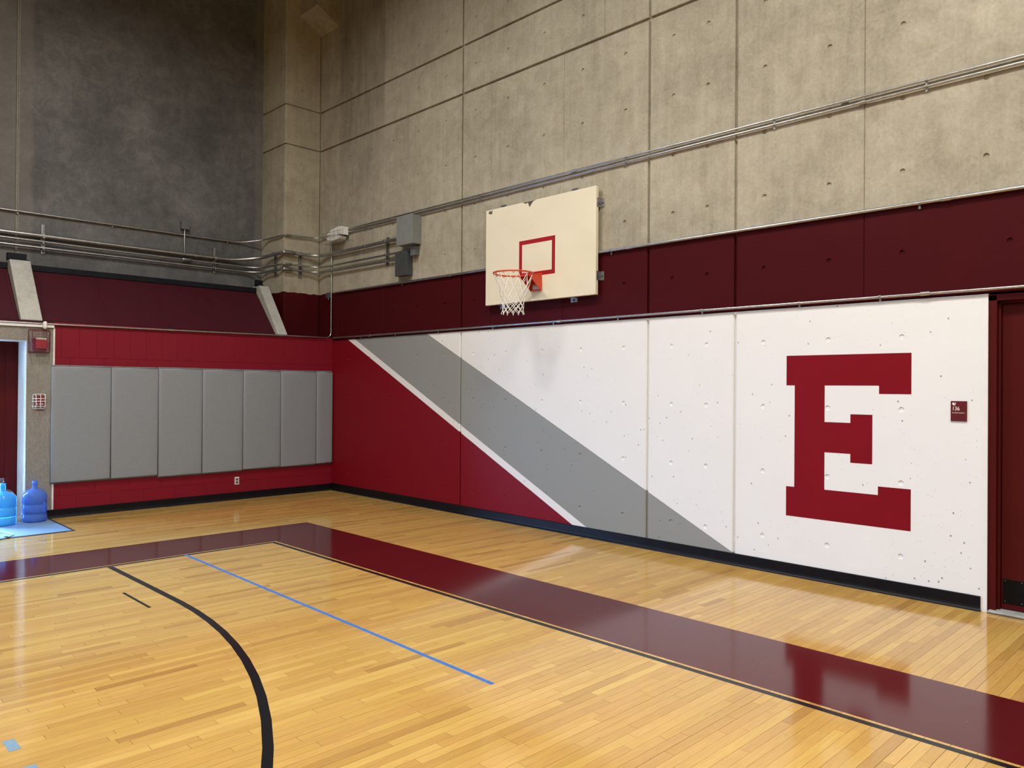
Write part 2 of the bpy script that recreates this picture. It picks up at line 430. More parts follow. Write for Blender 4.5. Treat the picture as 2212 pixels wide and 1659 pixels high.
def flat(name, polys, mat, parent, z=.0012, label=None):
    mb = MB()
    for poly in polys:
        n = len(poly); vs = [(x, y, z) for x, y in poly] + [(x, y, -.001) for x, y in poly]
        mb.add(vs[:n], [tuple(range(n))])
    o = mb.build(name, mat, parent)
    # make the top face upward
    o.data.update()
    if o.data.polygons[0].normal.z < 0: o.data.flip_normals()
    if label: o['label'] = label
    return o
E_X, S_Y = 23.0, -18.0
ox = lambda y: 2.41 + .0117 * (y + 1.825); ix = lambda y: 3.222 + .0072 * (y + 2.66)
oy = lambda x: -1.827 + .0035 * (x - 2.4); iy = lambda x: -2.672 + .0050 * (x - 3.23)
flat('painted_border', [[(ox(-1.83), oy(2.4)), (ix(-2.67), iy(3.22)), (ix(S_Y), S_Y), (ox(S_Y), S_Y)],
                        [(ox(-1.83), oy(2.4)), (E_X, oy(E_X)), (E_X, iy(E_X)), (ix(-2.67), iy(3.22))]], M_BORDER, floor, .0003, 'glossy maroon border band painted on the floor')
def ribbon(pts, w):
    L_, R_ = [], []
    for i, p in enumerate(pts):
        a = pts[max(0, i - 1)]; b = pts[min(len(pts) - 1, i + 1)]; dx, dy = b[0] - a[0], b[1] - a[1]; l = math.hypot(dx, dy)
        nx, ny = -dy / l * w / 2, dx / l * w / 2; L_.append((p[0] + nx, p[1] + ny)); R_.append((p[0] - nx, p[1] - ny))
    return [[L_[i], L_[i + 1], R_[i + 1], R_[i]] for i in range(len(pts) - 1)]
b0, b1 = .026, .072
flat('boundary_line', [[(ix(-2.7) + b0, iy(3.25) - b0), (ix(-2.7) + b1, iy(3.3) - b1), (ix(S_Y) + b1, S_Y), (ix(S_Y) + b0, S_Y)],
                       [(ix(-2.7) + b0, iy(3.25) - b0), (E_X, iy(E_X) - b0), (E_X, iy(E_X) - b1), (ix(-2.7) + b1, iy(3.3) - b1)]], M_LINE, floor, .0004, 'black boundary line inside the maroon border')
arc = [(3.292, -4.369), (4.2, -4.359), (4.9, -4.355)] + [(4.9 + 6.0 * math.sin(a), -10.355 + 6.0 * math.cos(a)) for a in [k * math.pi / 60 for k in range(1, 61)]]
arc += [(4.9, -16.355), (3.33, -16.36)]
flat('three_point_line', ribbon(arc, .052), M_LINE, floor, .0005, 'curved black three point line on the floor')
flat('court_mark', [[(4.317, -4.595), (4.317, -4.572), (4.898, -4.568), (4.898, -4.591)]], M_LINE, floor, .0005, 'short thin black dash inside the three point line')

t = flat('floor_tape', ribbon([(3.25, -3.657), (5.5, -3.687), (7.795, -3.717)], .029), M_TAPE, None, .0008)
tag(t, 'long straight strip of blue tape stuck to the maple floor', 'tape')
for (x0, y0), lab in (((6.768, -5.862), 'whole grey-blue tape square on the floor at the left edge'), ((7.118, -5.852), 'cut-off grey-blue tape square at the bottom edge of the picture')):
    t = flat('tape_square', [[(x0 - .07, y0 - .025), (x0 + .07, y0 - .024), (x0 + .07, y0 + .025), (x0 - .07, y0 + .024)]], M_TAPEG, None, .0008)
    tag(t, lab, 'tape', 'grey-blue tape squares')

# ------------------------------------------------------------------ right wall (plane y = 0)
def frame_R(u, v, d): return (u, d, v)                       # d > 0 goes into the wall
def frame_C(u, v, d): return (-.44 - d, u, v)                # return face of the corner column, u = y
def panel(fr, u0, u1, v0, v1, holes, bev, depth, mat, parent, name='concrete_panel', r=.0225, hd=.012):
    mb = MB(); s = r * 1.6; e = bev
    us = {u0 + e, u1 - e}; vs_ = {v0 + e, v1 - e}
    holes = [(a, b) for a, b in holes if u0 + e + s < a < u1 - e - s and v0 + e + s < b < v1 - e - s]
    for a, b in holes: us |= {a - s, a + s}; vs_ |= {b - s, b + s}
    us = sorted(us); vs_ = sorted(vs_); hk = {(round(a, 4), round(b, 4)) for a, b in holes}
    flip = fr is frame_C
    def q(pts, smooth=False):
        pts = [fr(*p) for p in pts]; mb.add(pts, [tuple(range(len(pts)))], smooth)
    for i in range(len(us) - 1):
        for j in range(len(vs_) - 1):
            a0, a1, c0, c1 = us[i], us[i + 1], vs_[j], vs_[j + 1]; ca, cc = (a0 + a1) / 2, (c0 + c1) / 2
            if (round(ca, 4), round(cc, 4)) in hk and abs(a1 - a0 - 2 * s) < 1e-6 and abs(c1 - c0 - 2 * s) < 1e-6:
                n = 16; sq, ci, c2 = [], [], []
                for k in range(n):
                    t_ = 2 * math.pi * k / n + math.pi / 16 * 0; co, si = math.cos(t_), math.sin(t_); mxx = max(abs(co), abs(si))
                    sq.append((ca + co / mxx * s, cc + si / mxx * s, 0)); ci.append((ca + co * r, cc + si * r, 0)); c2.append((ca + co * r * .80, cc + si * r * .80, hd))
                for k in range(n):
                    l = (k + 1) % n
                    q([sq[k], sq[l], ci[l], ci[k]]); q([ci[k], ci[l], c2[l], c2[k]])
                q(c2)
            else: q([(a0, c0, 0), (a1, c0, 0), (a1, c1, 0), (a0, c1, 0)])
    A = [(u0, v0, e), (u1, v0, e), (u1, v1, e), (u0, v1, e)]; B = [(u0 + e, v0 + e, 0), (u1 - e, v0 + e, 0), (u1 - e, v1 - e, 0), (u0 + e, v1 - e, 0)]
    D = [(a, b, depth) for a, b, _ in A]
    for k in range(4):
        l = (k + 1) % 4; q([A[k], A[l], B[l], B[k]]); q([D[k], D[l], A[l], A[k]])
    return mb.build(name, mat, parent)

HX = [-.11, .50, 1.06, 1.64, 2.245, 2.86, 3.47, 4.08, 4.705, 5.31, 5.92, 6.535, 6.94, 7.545, 8.155, 8.765, 9.37, 9.53]
HZU = [2.845, 3.52, 4.13, 4.743, 5.362, 5.985, 6.605, 7.215, 7.80, 8.4]
HZL = [2.145, 1.542, .935, .329]
wall_r = MB()
wall_r.box((-.60, .028, 2.46), (XMAX, .30, ZC)); wall_r.box((-.2, .028, -.1), (9.385, .30, 2.46)); wall_r.box((10.43, .028, -.1), (XMAX, .30, 2.46))
wall_r = tag(wall_r.build('wall_right', M_UP), 'tall cast concrete wall with painted lower graphic', None, None, 'structure')
G = [(-.44, 3.206), (3.206, 6.233), (6.233, 7.249), (7.249, 11.6), (11.6, 16.0), (16.0, 24.0)]
for i, (a, b) in enumerate(G):
    gap = .012 if i else .0
    a2 = a + (.014 if i else 0); b2 = b - .014
    hol = [(x, z) for x in HX for z in HZU if not (x == 9.37 and z < 3) and not (x == 9.53 and z > 3)]
    sub = {0: [.147, 1.407], 1: [3.779, 5.023], 2: [], 3: [8.457, 9.75]}.get(i, [])
    for z0, z1, cuts in ((2.462, 5.632, sub), (5.664, 6.285, [c for c in sub if c < 1] if i != 1 else [5.62]), (6.315, ZC, [c for c in sub if c < 3] if i != 1 else [3.779])):
        us = [a2] + cuts + [b2]
        for k in range(len(us) - 1):
            panel(frame_R, us[k] + (.0015 if k else 0), us[k + 1] - (.0015 if k < len(us) - 2 else 0), z0, z1, hol, .004, .029, M_UP, wall_r)
for a, b in ((0.0, 3.206), (3.206, 6.233), (6.233, 7.249), (7.249, 9.385), (10.43, 16.0), (16.0, 24.0)):
    a2 = a + (.012 if a > 0 and a != 10.43 else 0); b2 = b - (.012 if b != 9.385 else 0)
    panel(frame_R, a2, b2, 0.0, 2.452, [(x, z) for x in HX for z in HZL], .009, .029, M_LOW, wall_r, 'painted_panel', hd=.0065)
mb = MB(); mb.box((.0, .024, 0), (9.385, .0285, 2.452)); mb.build('groove_backing', M_LOW, wall_r)
# column face and return in the corner, haunch above
hol = [(-.35, z) for z in (7.80, 7.19, 6.57, 5.965, 5.355, 4.746, 4.14, 3.53)]
for z0, z1 in ((2.49, 5.642), (5.66, 6.29), (6.31, ZC)):
    panel(frame_C, -.625, -.002, z0, z1, hol, .006, .03, M_UP, wall_r, 'column_panel')
    mb = MB(); mb.box((-1.25, -.640, z0), (-.455, -.60, z1), .006); mb.build('column_panel', M_UP, wall_r)
mb = MB(); mb.box((-1.3, -.612, 2.3), (-.462, .30, ZC)); mb.build('column_core', M_UP, wall_r)
mb = MB(); mb.prism([(-.02 + .02, 7.59), (-.40, 7.81), (-.40, ZC), (0, ZC)], 0, -.44, .115)
mb.build('haunch', M_UP, wall_r)

# painted letter
EP = [(7.774, 2.012), (8.841, 2.012), (8.841, 1.671), (8.588, 1.671), (8.588, 1.741), (8.127, 1.741), (8.127, 1.417), (8.352, 1.417), (8.352, 1.4925), (8.535, 1.4925), (8.535, 1.073), (8.353, 1.073), (8.353, 1.149), (8.128, 1.149), (8.128, .817), (8.583, .817), (8.583, .890), (8.841, .890), (8.841, .547), (7.776, .547), (7.776, .815), (7.853, .815), (7.853, 1.741), (7.774, 1.741)]
mb = MB(); n = len(EP); mb.add([(x, -.0012, z) for x, z in EP] + [(x, .001, z) for x, z in EP], [tuple(range(n))] + [(i, n + i, n + (i + 1) % n, (i + 1) % n) for i in range(n)])
o = mb.build('painted_letter', M_RED, wall_r); o['label'] = 'large crimson block letter E painted on the white wall'
if o.data.polygons[0].normal.y > 0: o.data.flip_normals()

# other sides of the hall
mb = MB(); mb.box((XMAX, YMIN, -.1), (XMAX + .3, .3, ZC)); tag(mb.build('wall_back', M_FAR), 'concrete wall behind the viewer', None, None, 'structure')
mb = MB(); mb.box((-1.6, YMIN - .3, -.1), (XMAX + .3, YMIN, ZC)); tag(mb.build('wall_front', M_FAR), 'concrete wall on the far long side', None, None, 'structure')
mb = MB(); mb.box((-1.6, YMIN - .3, ZC), (XMAX + .3, .3, ZC + .2)); tag(mb.build('ceiling', M_CEIL), 'dark concrete ceiling above the hall', None, None, 'structure')

# ------------------------------------------------------------------ door on the right
d1 = tag(empty('door_1'), 'maroon steel door with black kick plate', None, None, 'structure')
mb = MB(); mb.prism([(9.352, -.0012), (9.388, -.0012), (9.388, .10), (9.352, .02)], 2, .0, 2.452)
mb.build('white_return', M_WHITE, d1)
mb = MB()
for x0, x1, s in ((9.388, 9.444, 1), (10.366, 10.43, -1)):
    mb.box((x0, .012, 0), (x1, .16, 2.44), .003)
mb.box((9.388, .012, 2.395), (10.43, .16, 2.445), .003); mb.build('frame', M_DOOR, d1)
mb = MB(); mb.box((9.444, .055, .0), (9.462, .10, 2.395), .002); mb.box((10.348, .055, 0), (10.366, .10, 2.395), .002); mb.box((9.444, .055, 2.377), (10.366, .10, 2.395), .002)
mb.build('stop', M_DOOR, d1)
mb = MB(); mb.box((9.464, .085, .03), (10.346, .13, 2.374), .003); leaf = mb.build('leaf', M_DOOR, d1)
mb = MB(); mb.box((9.476, .082, .075), (10.334, .0855, .262), .001); kp = mb.build('kick_plate', M_KICK, d1)
for x in (9.49, 9.60, 9.72):
    for z in (.09, .248): mb = MB(); mb.lathe([(.0055, 0), (.004, -.003), (0.0, -.0035)], (x, .082, z), 10, 1); mb.build('screw', M_BOXDARK, kp)
mb = MB(); mb.box((9.392, -.03, 0), (10.43, .115, .026), .012); mb.build('threshold', M_SILL, d1)
mb = MB(); mb.box((9.2, .30, -.1), (10.7, .5, 2.5)); mb.build('backing', M_KICK, d1)

# ------------------------------------------------------------------ left side
wl = MB(); wl.box((-.20, -4.05, -.1), (-.0035, .03, 2.485))
wl.box((-.46, YMIN, -.1), (-.02, -6.31, 2.47)); wl.box((-.46, YMIN, 2.47), (-.02, -4.05, 2.485))
wall_l = tag(wl.build('wall_left', M_BLOCK), 'crimson painted block wall with concrete door surround', None, None, 'structure')
def block(y0, y1, z0, z1):
    g = .0015; mb = MB(); mb.box((-.012, y0 + g, z0 + g), (0.0, y1 - g, z1 - g), .0025); mb.build('block', M_BLOCK, wall_l)
def row(z0, z1, pitch, off):
    y = off
    edges = [0.0]
    while y > -4.045: edges.append(y); y -= pitch
    edges.append(-4.045)
    for a, b in zip(edges, edges[1:]):
        if a - b > .02: block(b, a, z0, z1)
row(2.041, 2.435, .2083, -.2083); row(1.636, 2.041, .4166, -.105); row(.27, .46, .4166, -.21); row(.0, .27, .4166, -.02)
mb = MB(); mb.box((-.012, -4.045, 2.435), (.004, 0, 2.487), .004); mb.build('top_course', M_BLOCK, wall_l)
mb = MB(); mb.box((-.012, -4.06, .46), (-.004, 0, 1.64)); mb.build('hidden_courses', M_BLOCK, wall_l)
mb = MB(); mb.box((-.52, -4.34, -.1), (0.0, -4.045, 2.425), .004); mb.build('concrete_pier', M_BOARD, wall_l)
mb = MB(); mb.box((-.52, -6.31, 2.24), (0.0, -4.335, 2.435), .004); mb.build('lintel', M_BOARD, wall_l)
mb = MB(); mb.box((-.40, -4.345, 0), (-.002, -4.338, 2.24), .002); mb.box((-.40, -6.31, 2.236), (-.002, -4.34, 2.2415), .002); mb.build('jamb_lining', M_JAMB, wall_l)
mb = MB(); mb.box((-.46, -6.32, -.1), (0.0, -6.305, 2.24)); mb.build('far_jamb', M_JAMB, wall_l)
mb = MB(); mb.box((.0, -4.052, .108), (.006, -4.031, 2.41), .002); mb.build('sealant_strip', M_PLAST, wall_l)
mb = MB(); mb.box((.0, -6.4, 2.412), (.022, -4.042, 2.448), .003)
tag(mb.build('cable_raceway', M_PLAST), 'white cable raceway above the grey concrete door surround', 'raceway')
# door leaf (closed) and the open doorway beside it
d2 = tag(empty('door_2'), 'maroon steel door leaf in deep concrete recess', None, None, 'structure')
mb = MB(); mb.box((-.46, -4.80, .01), (-.42, -4.33, 2.25), .003); mb.build('leaf', M_DOOR, d2)
mb = MB(); mb.box((-.42, -4.47, .01), (-.404, -4.345, 2.236), .003); mb.box((-.42, -4.80, 2.16), (-.404, -4.47, 2.236), .003); mb.build('stop', M_DOOR, d2)
mb = MB(); mb.box((-1.40, -6.31, .01), (-.47, -6.26, 2.236), .003); mb.build('open_leaf', M_DOOR, d2)
mb = MB(); mb.box((-14, -16, -.2), (-.45, 4, -.03)); tag(mb.build('ground_outside', M_GROUND), 'paved ground outside the open doorway', None, None, 'structure')

# ledge, sloping maroon panels, upper concrete wall
ws = MB(); ws.prism([(-.001, 2.46), (-.001, 2.492), (-.075, 2.492), (-.735, 3.20), (-.735, 3.285), (-1.24, 3.285), (-1.24, 2.46)][::-1], 1, YMIN, -.82)
ws.box((-.46, -.641, 2.46), (0, .03, 2.492)); ws.box((-1.24, -.82, 2.46), (0, -.641, 2.492)); ws.box((-1.30, -.86, 2.40), (-1.18, -.60, 3.30))
wall_s = tag(ws.build('wall_slope', M_MAROON), 'sloping maroon ledge above the block wall', None, None, 'structure')
sl = math.atan2(3.20 - 2.492, .735 - .075); SLN = Vector((math.sin(sl), 0, math.cos(sl))); SLU = Vector((-math.cos(sl), 0, math.sin(sl))); S0 = Vector((-.075, 0, 2.492)); SLL = math.hypot(.66, .708)
def slope_panel(y0, y1):
    # raised rim around a flat field
    mb = MB(); f = .07
    P = lambda y, t, h: tuple(S0 + SLU * t + SLN * h + Vector((0, y, 0)))
    for a, b, t0, t1 in ((y0 + .004, y1 - .004, .012, f), (y0 + .004, y1 - .004, SLL - f, SLL - .005), (y0 + .004, y0 + f * .6, f, SLL - f), (y1 - f * .6, y1 - .004, f, SLL - f)):
        h = .005; q = .004
        vs = [P(a, t0, 0), P(b, t0, 0), P(b, t1, 0), P(a, t1, 0), P(a + q, t0 + q, h), P(b - q, t0 + q, h), P(b - q, t1 - q, h), P(a + q, t1 - q, h)]
        mb.add(vs, [(4, 5, 6, 7), (0, 1, 5, 4), (1, 2, 6, 5), (2, 3, 7, 6), (3, 0, 4, 7)])
    mb.build('panel_rim', M_MAROON, wall_s)
for k in range(4): slope_panel(-4.17 + k * .798, -4.17 + (k + 1) * .798)
for k in range(3): slope_panel(-4.41 - (k + 1) * .80, -4.41 - k * .80)
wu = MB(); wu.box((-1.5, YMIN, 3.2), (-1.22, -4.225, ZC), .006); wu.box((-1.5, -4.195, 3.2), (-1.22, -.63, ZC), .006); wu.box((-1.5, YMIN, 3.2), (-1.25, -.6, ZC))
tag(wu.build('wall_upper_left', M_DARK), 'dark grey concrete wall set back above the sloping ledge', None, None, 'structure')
mb = MB(); mb.box((-1.245, -4.222, 3.2), (-1.232, -4.198, ZC)); mb.box((-1.232, -4.2, 3.4), (-1.216, -4.185, 7.9), .003)
tag(mb.build('trim_2', M_BOARD), 'narrow pale joint strip in the dark concrete wall', None, None, 'structure')
mb = MB(); mb.box((-.80, YMIN, 3.205), (-.722, -.90, 3.283), .004)
tag(mb.build('trim_1', M_NAVY), 'black strip along the top of the maroon slope', None, None, 'structure')
for y0, y1, lab, blab in ((-4.407, -4.171, 'wide pale concrete strut leaning above the door surround', 'black metal box on top of the wide concrete strut'),
                          (-.975, -.812, 'narrow pale concrete strut leaning beside the corner column', 'black metal box on top of the narrow corner strut')):
    mb = MB(); mb.prism([(.003, 2.493), (.003, 2.512), (-.632, 3.318), (-.86, 3.318), (-.86, 3.286), (-.737, 3.286), (-.737, 3.203), (-.074, 2.493)], 1, y0, y1)
    s = mb.build('concrete_strut', M_STRUT); tag(s, lab, 'concrete strut', 'leaning concrete struts')
    md = s.modifiers.new('b', 'BEVEL'); md.width = .008; md.segments = 2
    wide = y0 < -3
    mb = MB(); mb.box((-.76, y0 - (.012 if wide else .02), 3.332), (-.69, (y1 - .03) if wide else (y0 + .09), 3.412), .004); mb.box((-.80, y0 - .004, 3.318), (-.65, (y1 - .01) if wide else (y0 + .10), 3.333), .003)
    bx = mb.build('mounting_box', M_NAVY); tag(bx, blab, 'metal box', 'boxes on the struts')

# ------------------------------------------------------------------ baseboards
def base_prof(h=.115): return [(.0, 0), (.026, 0), (.024, .008), (.014, .020), (.010, .036), (.010, h - .004), (.007, h), (.0, h)]
mb = MB(); mb.prism([(-a, b) for a, b in base_prof(.116)][::-1], 0, 0.0, 9.346)
tag(mb.build('baseboard_right', M_BLACK), 'black rubber cove base under the painted wall', None, None, 'structure')
mb = MB(); mb.prism(base_prof(.108), 1, -4.338, -.010)
tag(mb.build('baseboard_left', M_BLACK), 'black rubber cove base under the grey pads', None, None, 'structure')

# ------------------------------------------------------------------ wall pads
PE = [-4.078, -3.375, -2.768, -2.157, -1.545, -.934, -.312, -.013]
PL = ['widest grey wall pad at the left end beside the concrete pier', 'second grey wall pad from the left end of the row', 'third grey wall pad from the left end of the row', 'middle grey wall pad of the seven',
      'third grey wall pad from the room corner', 'second grey wall pad from the room corner, full width', 'narrow half-width grey wall pad in the room corner']
PB = [.437, .436, .415, .418, .432, .430, .440]; PT = [1.925, 1.923, 1.928, 1.924, 1.922, 1.926, 1.930]
for i in range(7):
    y0, y1, z0, z1 = PE[i] + .003, PE[i + 1] - .003, PB[i] + .016, PT[i]
    e = empty('wall_pad', PL[i], 'wall pad', 'grey pads along the block wall', None, (.0, (y0 + y1) / 2, z0))
    yc = (y0 + y1) / 2
    # soft cushion: rounded box with a slightly bulged face
    mb = MB(); N = 10; x1 = .052; w = (y1 - y0) / 2; h = (z1 - z0) / 2; rr = .018
    def edge(t, half):   # inset profile
        return max(-half, min(half, t))
    rings = []
    for dep, ins in ((.004, .0), (x1 - rr, .0), (x1 - rr * .3, rr * .3), (x1, rr), (x1 + .004, rr * 2.6), (x1 + .006, rr * 6 if w > .2 else rr * 4)):
        rings.append([(dep, -w + ins, ins), (dep, w - ins, ins), (dep, w - ins, 2 * h - ins), (dep, -w + ins, 2 * h - ins)])
    for a, b in zip(rings, rings[1:]): mb.add(a + b, [(k, (k + 1) % 4, 4 + (k + 1) % 4, 4 + k) for k in range(4)], True)
    mb.add(rings[-1], [(0, 1, 2, 3)], True); mb.add(rings[0], [(3, 2, 1, 0)])
    c = mb.build('cushion', M_PAD, e)
    md = c.modifiers.new('w', 'WEIGHTED_NORMAL')
    mb = MB(); mb.box((.004, -w, 2 * h), (.012, w, 2 * h + .020), .002); mb.build('nailing_strip', M_PADSTRIP, e)
    mb = MB(); mb.box((.004, -w, -.018), (.012, w, 0), .002); mb.build('nailing_strip', M_PADSTRIP, e)

# ------------------------------------------------------------------ basketball hoop
hp = empty('basketball_hoop', 'cream wall-mounted backboard with orange rim and white net', 'basketball hoop', None, None, (4.687, 0, 2.748))
HP = Vector((4.687, 0, 2.748))
def hb(mb, name, mat, parent=hp, local=HP):
    mb.xform(Matrix.Translation(-local)); return mb.build(name, mat, parent)
BX0, BX1, BZ0, BZ1 = 3.785, 5.59, 2.748, 3.966
mb = MB(); mb.box((BX0, -.09, BZ0), (BX1, -.042, BZ1), .004); bbd = hb(mb, 'backboard', M_BB)
mb = MB(); sx0, sx1, sz0, sz1, lw = 4.389, 4.981, 3.047, 3.494, .05; yb = -.0915
for a, b, c, d in ((sx0, sx1, sz1 - lw, sz1), (sx0, sx1, sz0, sz0 + lw), (sx0, sx0 + lw, sz0 + lw, sz1 - lw), (sx1 - lw, sx1, sz0 + lw, sz1 - lw)): mb.box((a, yb, c), (b, -.0895, d))
o = hb(mb, 'target_square', M_BBRED, bbd); o['label'] = 'red target square outline'
for cx, cz, pts in ((4.56, 3.95, [(-.12, .012), (-.06, -.01), (-.03, .0), (0, -.062), (.03, -.03), (.06, .0), (.11, .014)]), (3.88, 3.925, [(-.05, .0), (-.03, .03), (.0, .018), (.03, .034), (.015, -.02), (-.02, -.012)])):
    mb = MB(); pp = [(cx + a, -.0906, min(cz + b, BZ1 - .003)) for a, b in pts]; mb.add(pp, [tuple(range(len(pp)))]); o = hb(mb, 'chip', M_CHIP, bbd)
    if o.data.polygons[0].normal.y > 0: o.data.flip_normals()
def ltab(cx, cz, ux, uz, w=.10):
    # L bracket: flange on the wall sticking out past the board, flange on the board edge
    mb = MB(); px, pz = -uz, ux
    def bx(a0, a1, b0, b1, y0, y1):
        xs = [cx + ux * a + px * b for a in (a0, a1) for b in (b0, b1)]; zs = [cz + uz * a + pz * b for a in (a0, a1) for b in (b0, b1)]
        mb.box((min(xs), y0, min(zs)), (max(xs), y1, max(zs)), .001)
    bx(.0, .052, -w / 2, w / 2, -.006, -.0005); bx(.0, .005, -w / 2, w / 2, -.075, -.0005)
    t = hb(mb, 'mounting_tab', M_STEEL_D)
    mb = MB(); mb.lathe([(.012, 0), (.012, -.006), (.006, -.007), (.006, -.016), (0, -.016)], (cx + ux * .03, -.006, cz + uz * .03), 8, 1); hb(mb, 'bolt', M_BOXDARK, t)
for cz in (2.962, 3.782): ltab(BX1, cz, 1, 0); ltab(BX0, cz, -1, 0)
for cx in (4.02, 5.205): ltab(cx, BZ1, 0, 1); ltab(cx, BZ0, 0, -1)
for bx_ in (BX0 + .05, BX1 - .14):
    for za, zb in ((BZ0 + .1, 3.19), (3.265, BZ1 - .1)):
        mb = MB(); mb.box((bx_, -.042, za), (bx_ + .09, -.0005, zb)); hb(mb, 'mounting_batten', M_BB)
# rim
RC = Vector((4.687, -.485, 3.03)); RR = .231
rim_mb = MB(); rim_mb.tube([(RC.x + RR * math.cos(a), RC.y + RR * math.sin(a), RC.z) for a in [2 * math.pi * k / 48 for k in range(48)]], .0095, 10, True)
rim = hb(rim_mb, 'rim', M_ORANGE)
mb = MB()
mb.box((4.60, -.098, 2.862), (4.775, -.0905, 3.072), .003)                       # back plate
for sx in (4.607, 4.767):
    mb.prism([(-.098, 3.068), (-.098, 2.872), (-.118, 2.872), (-.29, 3.008), (-.29, 3.028)] if 1 else [], 0, sx - .003, sx + .003)
mb.box((4.60, -.30, 3.020), (4.774, -.095, 3.030), .003); mb.box((4.60, -.122, 2.862), (4.774, -.095, 2.872), .002)
hb(mb, 'rim_bracket', M_ORANGE, rim)
mb = MB(); mb.box((4.63, -.1, 2.88), (4.735, -.0985, 2.94)); hb(mb, 'bracket_label', M_OUT, rim)
for k in range(12):   # little hooks
    mb = MB(); a = 2 * math.pi * (k + .5) / 12
    mb.tube([(RC.x + (RR - .004) * math.cos(a + d), RC.y + (RR - .004) * math.sin(a + d), RC.z - .008 - h) for d, h in ((-.05, 0), (-.03, .016), (.03, .016), (.05, 0))], .003, 6)
    hb(mb, 'net_hook', M_ORANGE, rim)
# net: two families of cords crossing into diamonds
mb = MB(); NZ = [0, -.115, -.205, -.27, -.32, -.365, -.405, -.445]; NR = [.225, .188, .160, .142, .131, .125, .123, .131]
rnd = random.Random(3)
node = lambda k, l: (RC.x + NR[l] * math.cos(2 * math.pi * (k + .5 * l) / 12) + rnd.uniform(-.004, .004), RC.y + NR[l] * math.sin(2 * math.pi * (k + .5 * l) / 12) + rnd.uniform(-.004, .004), RC.z - .018 + NZ[l] + rnd.uniform(-.006, .006))
nodes = [[node(k, l) for k in range(12)] for l in range(len(NZ))]
for k in range(12):
    for l in range(len(NZ) - 1):
        a = nodes[l][k]
        for b in (nodes[l + 1][k], nodes[l + 1][(k - 1) % 12]):
            mid = [(p + q) / 2 for p, q in zip(a, b)]; mb.tube([a, mid, b], .0037, 6)
    a = nodes[-1][k]; mb.tube([a, (a[0], a[1], a[2] - .012)], .006, 6)
net = hb(mb, 'net', M_NET, rim); net['label'] = 'white cord net'

# ------------------------------------------------------------------ conduits and electrical boxes
def conduit(name, pts, r, label, mat=M_STEEL, rad=.12, group='metal conduit runs', seg=12, cat='conduit'):
    o = MB().tube(fillet(pts, rad), r, seg).build(name, mat); return tag(o, label, cat, group)
def strap(parent, p, r, axis):
    # one-hole strap: saddle and a screw tab under the pipe
    mb = MB(); x, y, z = p
    if axis == 0:
        mb.tube([(x - .010, y, z), (x + .010, y, z)], r + .003, 12); mb.box((x - .009, y + r * .6, z - r - .028), (x + .009, y + r + .001, z - r * .2), .001)
    else:
        mb.tube([(x, y - .010, z), (x, y + .010, z)], r + .003, 12); mb.box((x - r - .001, y - .009, z - r - .028), (x - r * .6, y + .009, z - r * .2), .001)
    mb.build('strap', M_STEEL_D, parent)
def coupling(parent, p, r, axis, l=.05):
    a = list(p); b = list(p); a[axis] -= l / 2; b[axis] += l / 2
    MB().tube([a, b], r + .004, 12).build('coupling', M_STEEL, parent)
def condulet(parent, c, axis, l, r):
    # rounded conduit body with a flat cover
    mb = MB(); a = list(c); b = list(c); a[axis] -= l / 2 - r; b[axis] += l / 2 - r
    P = []
    for k in range(-3, 4): q = list(a); q[axis] -= 0; 
    e1 = [(a[axis] - r * .95, .3), (a[axis] - r * .7, .72), (a[axis], 1.0), (b[axis], 1.0), (b[axis] + r * .7, .72), (b[axis] + r * .95, .3)]
    path = []
    for t_, s_ in e1: q = list(c); q[axis] = t_; path.append(q)
    mb.tube(path, [r * s_ for _, s_ in e1], 14)
    return mb.build('conduit_body', M_STEEL_D, parent)

XD = -1.16
c1 = conduit('conduit', [(XD, -12, 3.755), (XD, -1.15, 3.76), (-.98, -.715, 3.84), (-.36, -.715, 3.865), (-.36, -.06, 3.865), (1.94, -.06, 3.868)], .027, 'thickest steel conduit, top of the three bracketed runs bending around the corner column', rad=.26)
c2 = conduit('conduit', [(XD, -12, 3.682), (XD, -3.9, 3.682), (XD, -3.5, 3.675), (XD, -.9, 3.672), (-1.0, -.705, 3.672), (-.37, -.705, 3.676), (-.37, -.06, 3.674), (2.19, -.05, 3.668)], .015, 'thin steel conduit, middle of the three bracketed runs bending around the corner column', rad=.24)
c3 = conduit('conduit', [(XD, -12, 3.597), (XD, -.9, 3.592), (-1.0, -.705, 3.594), (-.37, -.705, 3.592), (-.37, -.06, 3.592), (1.86, -.05, 3.572)], .0175, 'steel conduit lowest of the three bracketed runs bending around the corner column', rad=.24)
c4 = conduit('conduit', [(-1.19, -12, 4.05), (-1.19, -1.05, 4.068), (-1.03, -.672, 4.15), (-.40, -.672, 4.148), (-.40, -.035, 4.175), (.06, -.04, 4.178)], .013, 'thin steel conduit crossing the dark concrete wall to the emergency light', rad=.16)
condulet(c1, (-.365, -.60, 3.866), 1, .25, .036); condulet(c2, (-.372, -.62, 3.677), 1, .16, .022); condulet(c3, (-.372, -.61, 3.593), 1, .19, .028); condulet(c4, (-.402, -.60, 4.152), 1, .13, .018)
condulet(c2, (XD + .004, -1.925, 3.674), 1, .17, .027)
for y in (-3.2, -1.78): coupling(c1, (XD, y, 3.757), .027, 1)
coupling(c2, (XD, -2.3, 3.672), .015, 1); coupling(c4, (-1.19, -2.1, 4.065), .013, 1); coupling(c1, (1.0, -.06, 3.866), .027, 0)
for y in (-4.2, -3.0, -1.25): strap(c4, (-1.19, y, 4.052 + .0015 * (y + 12)), .013, 1)
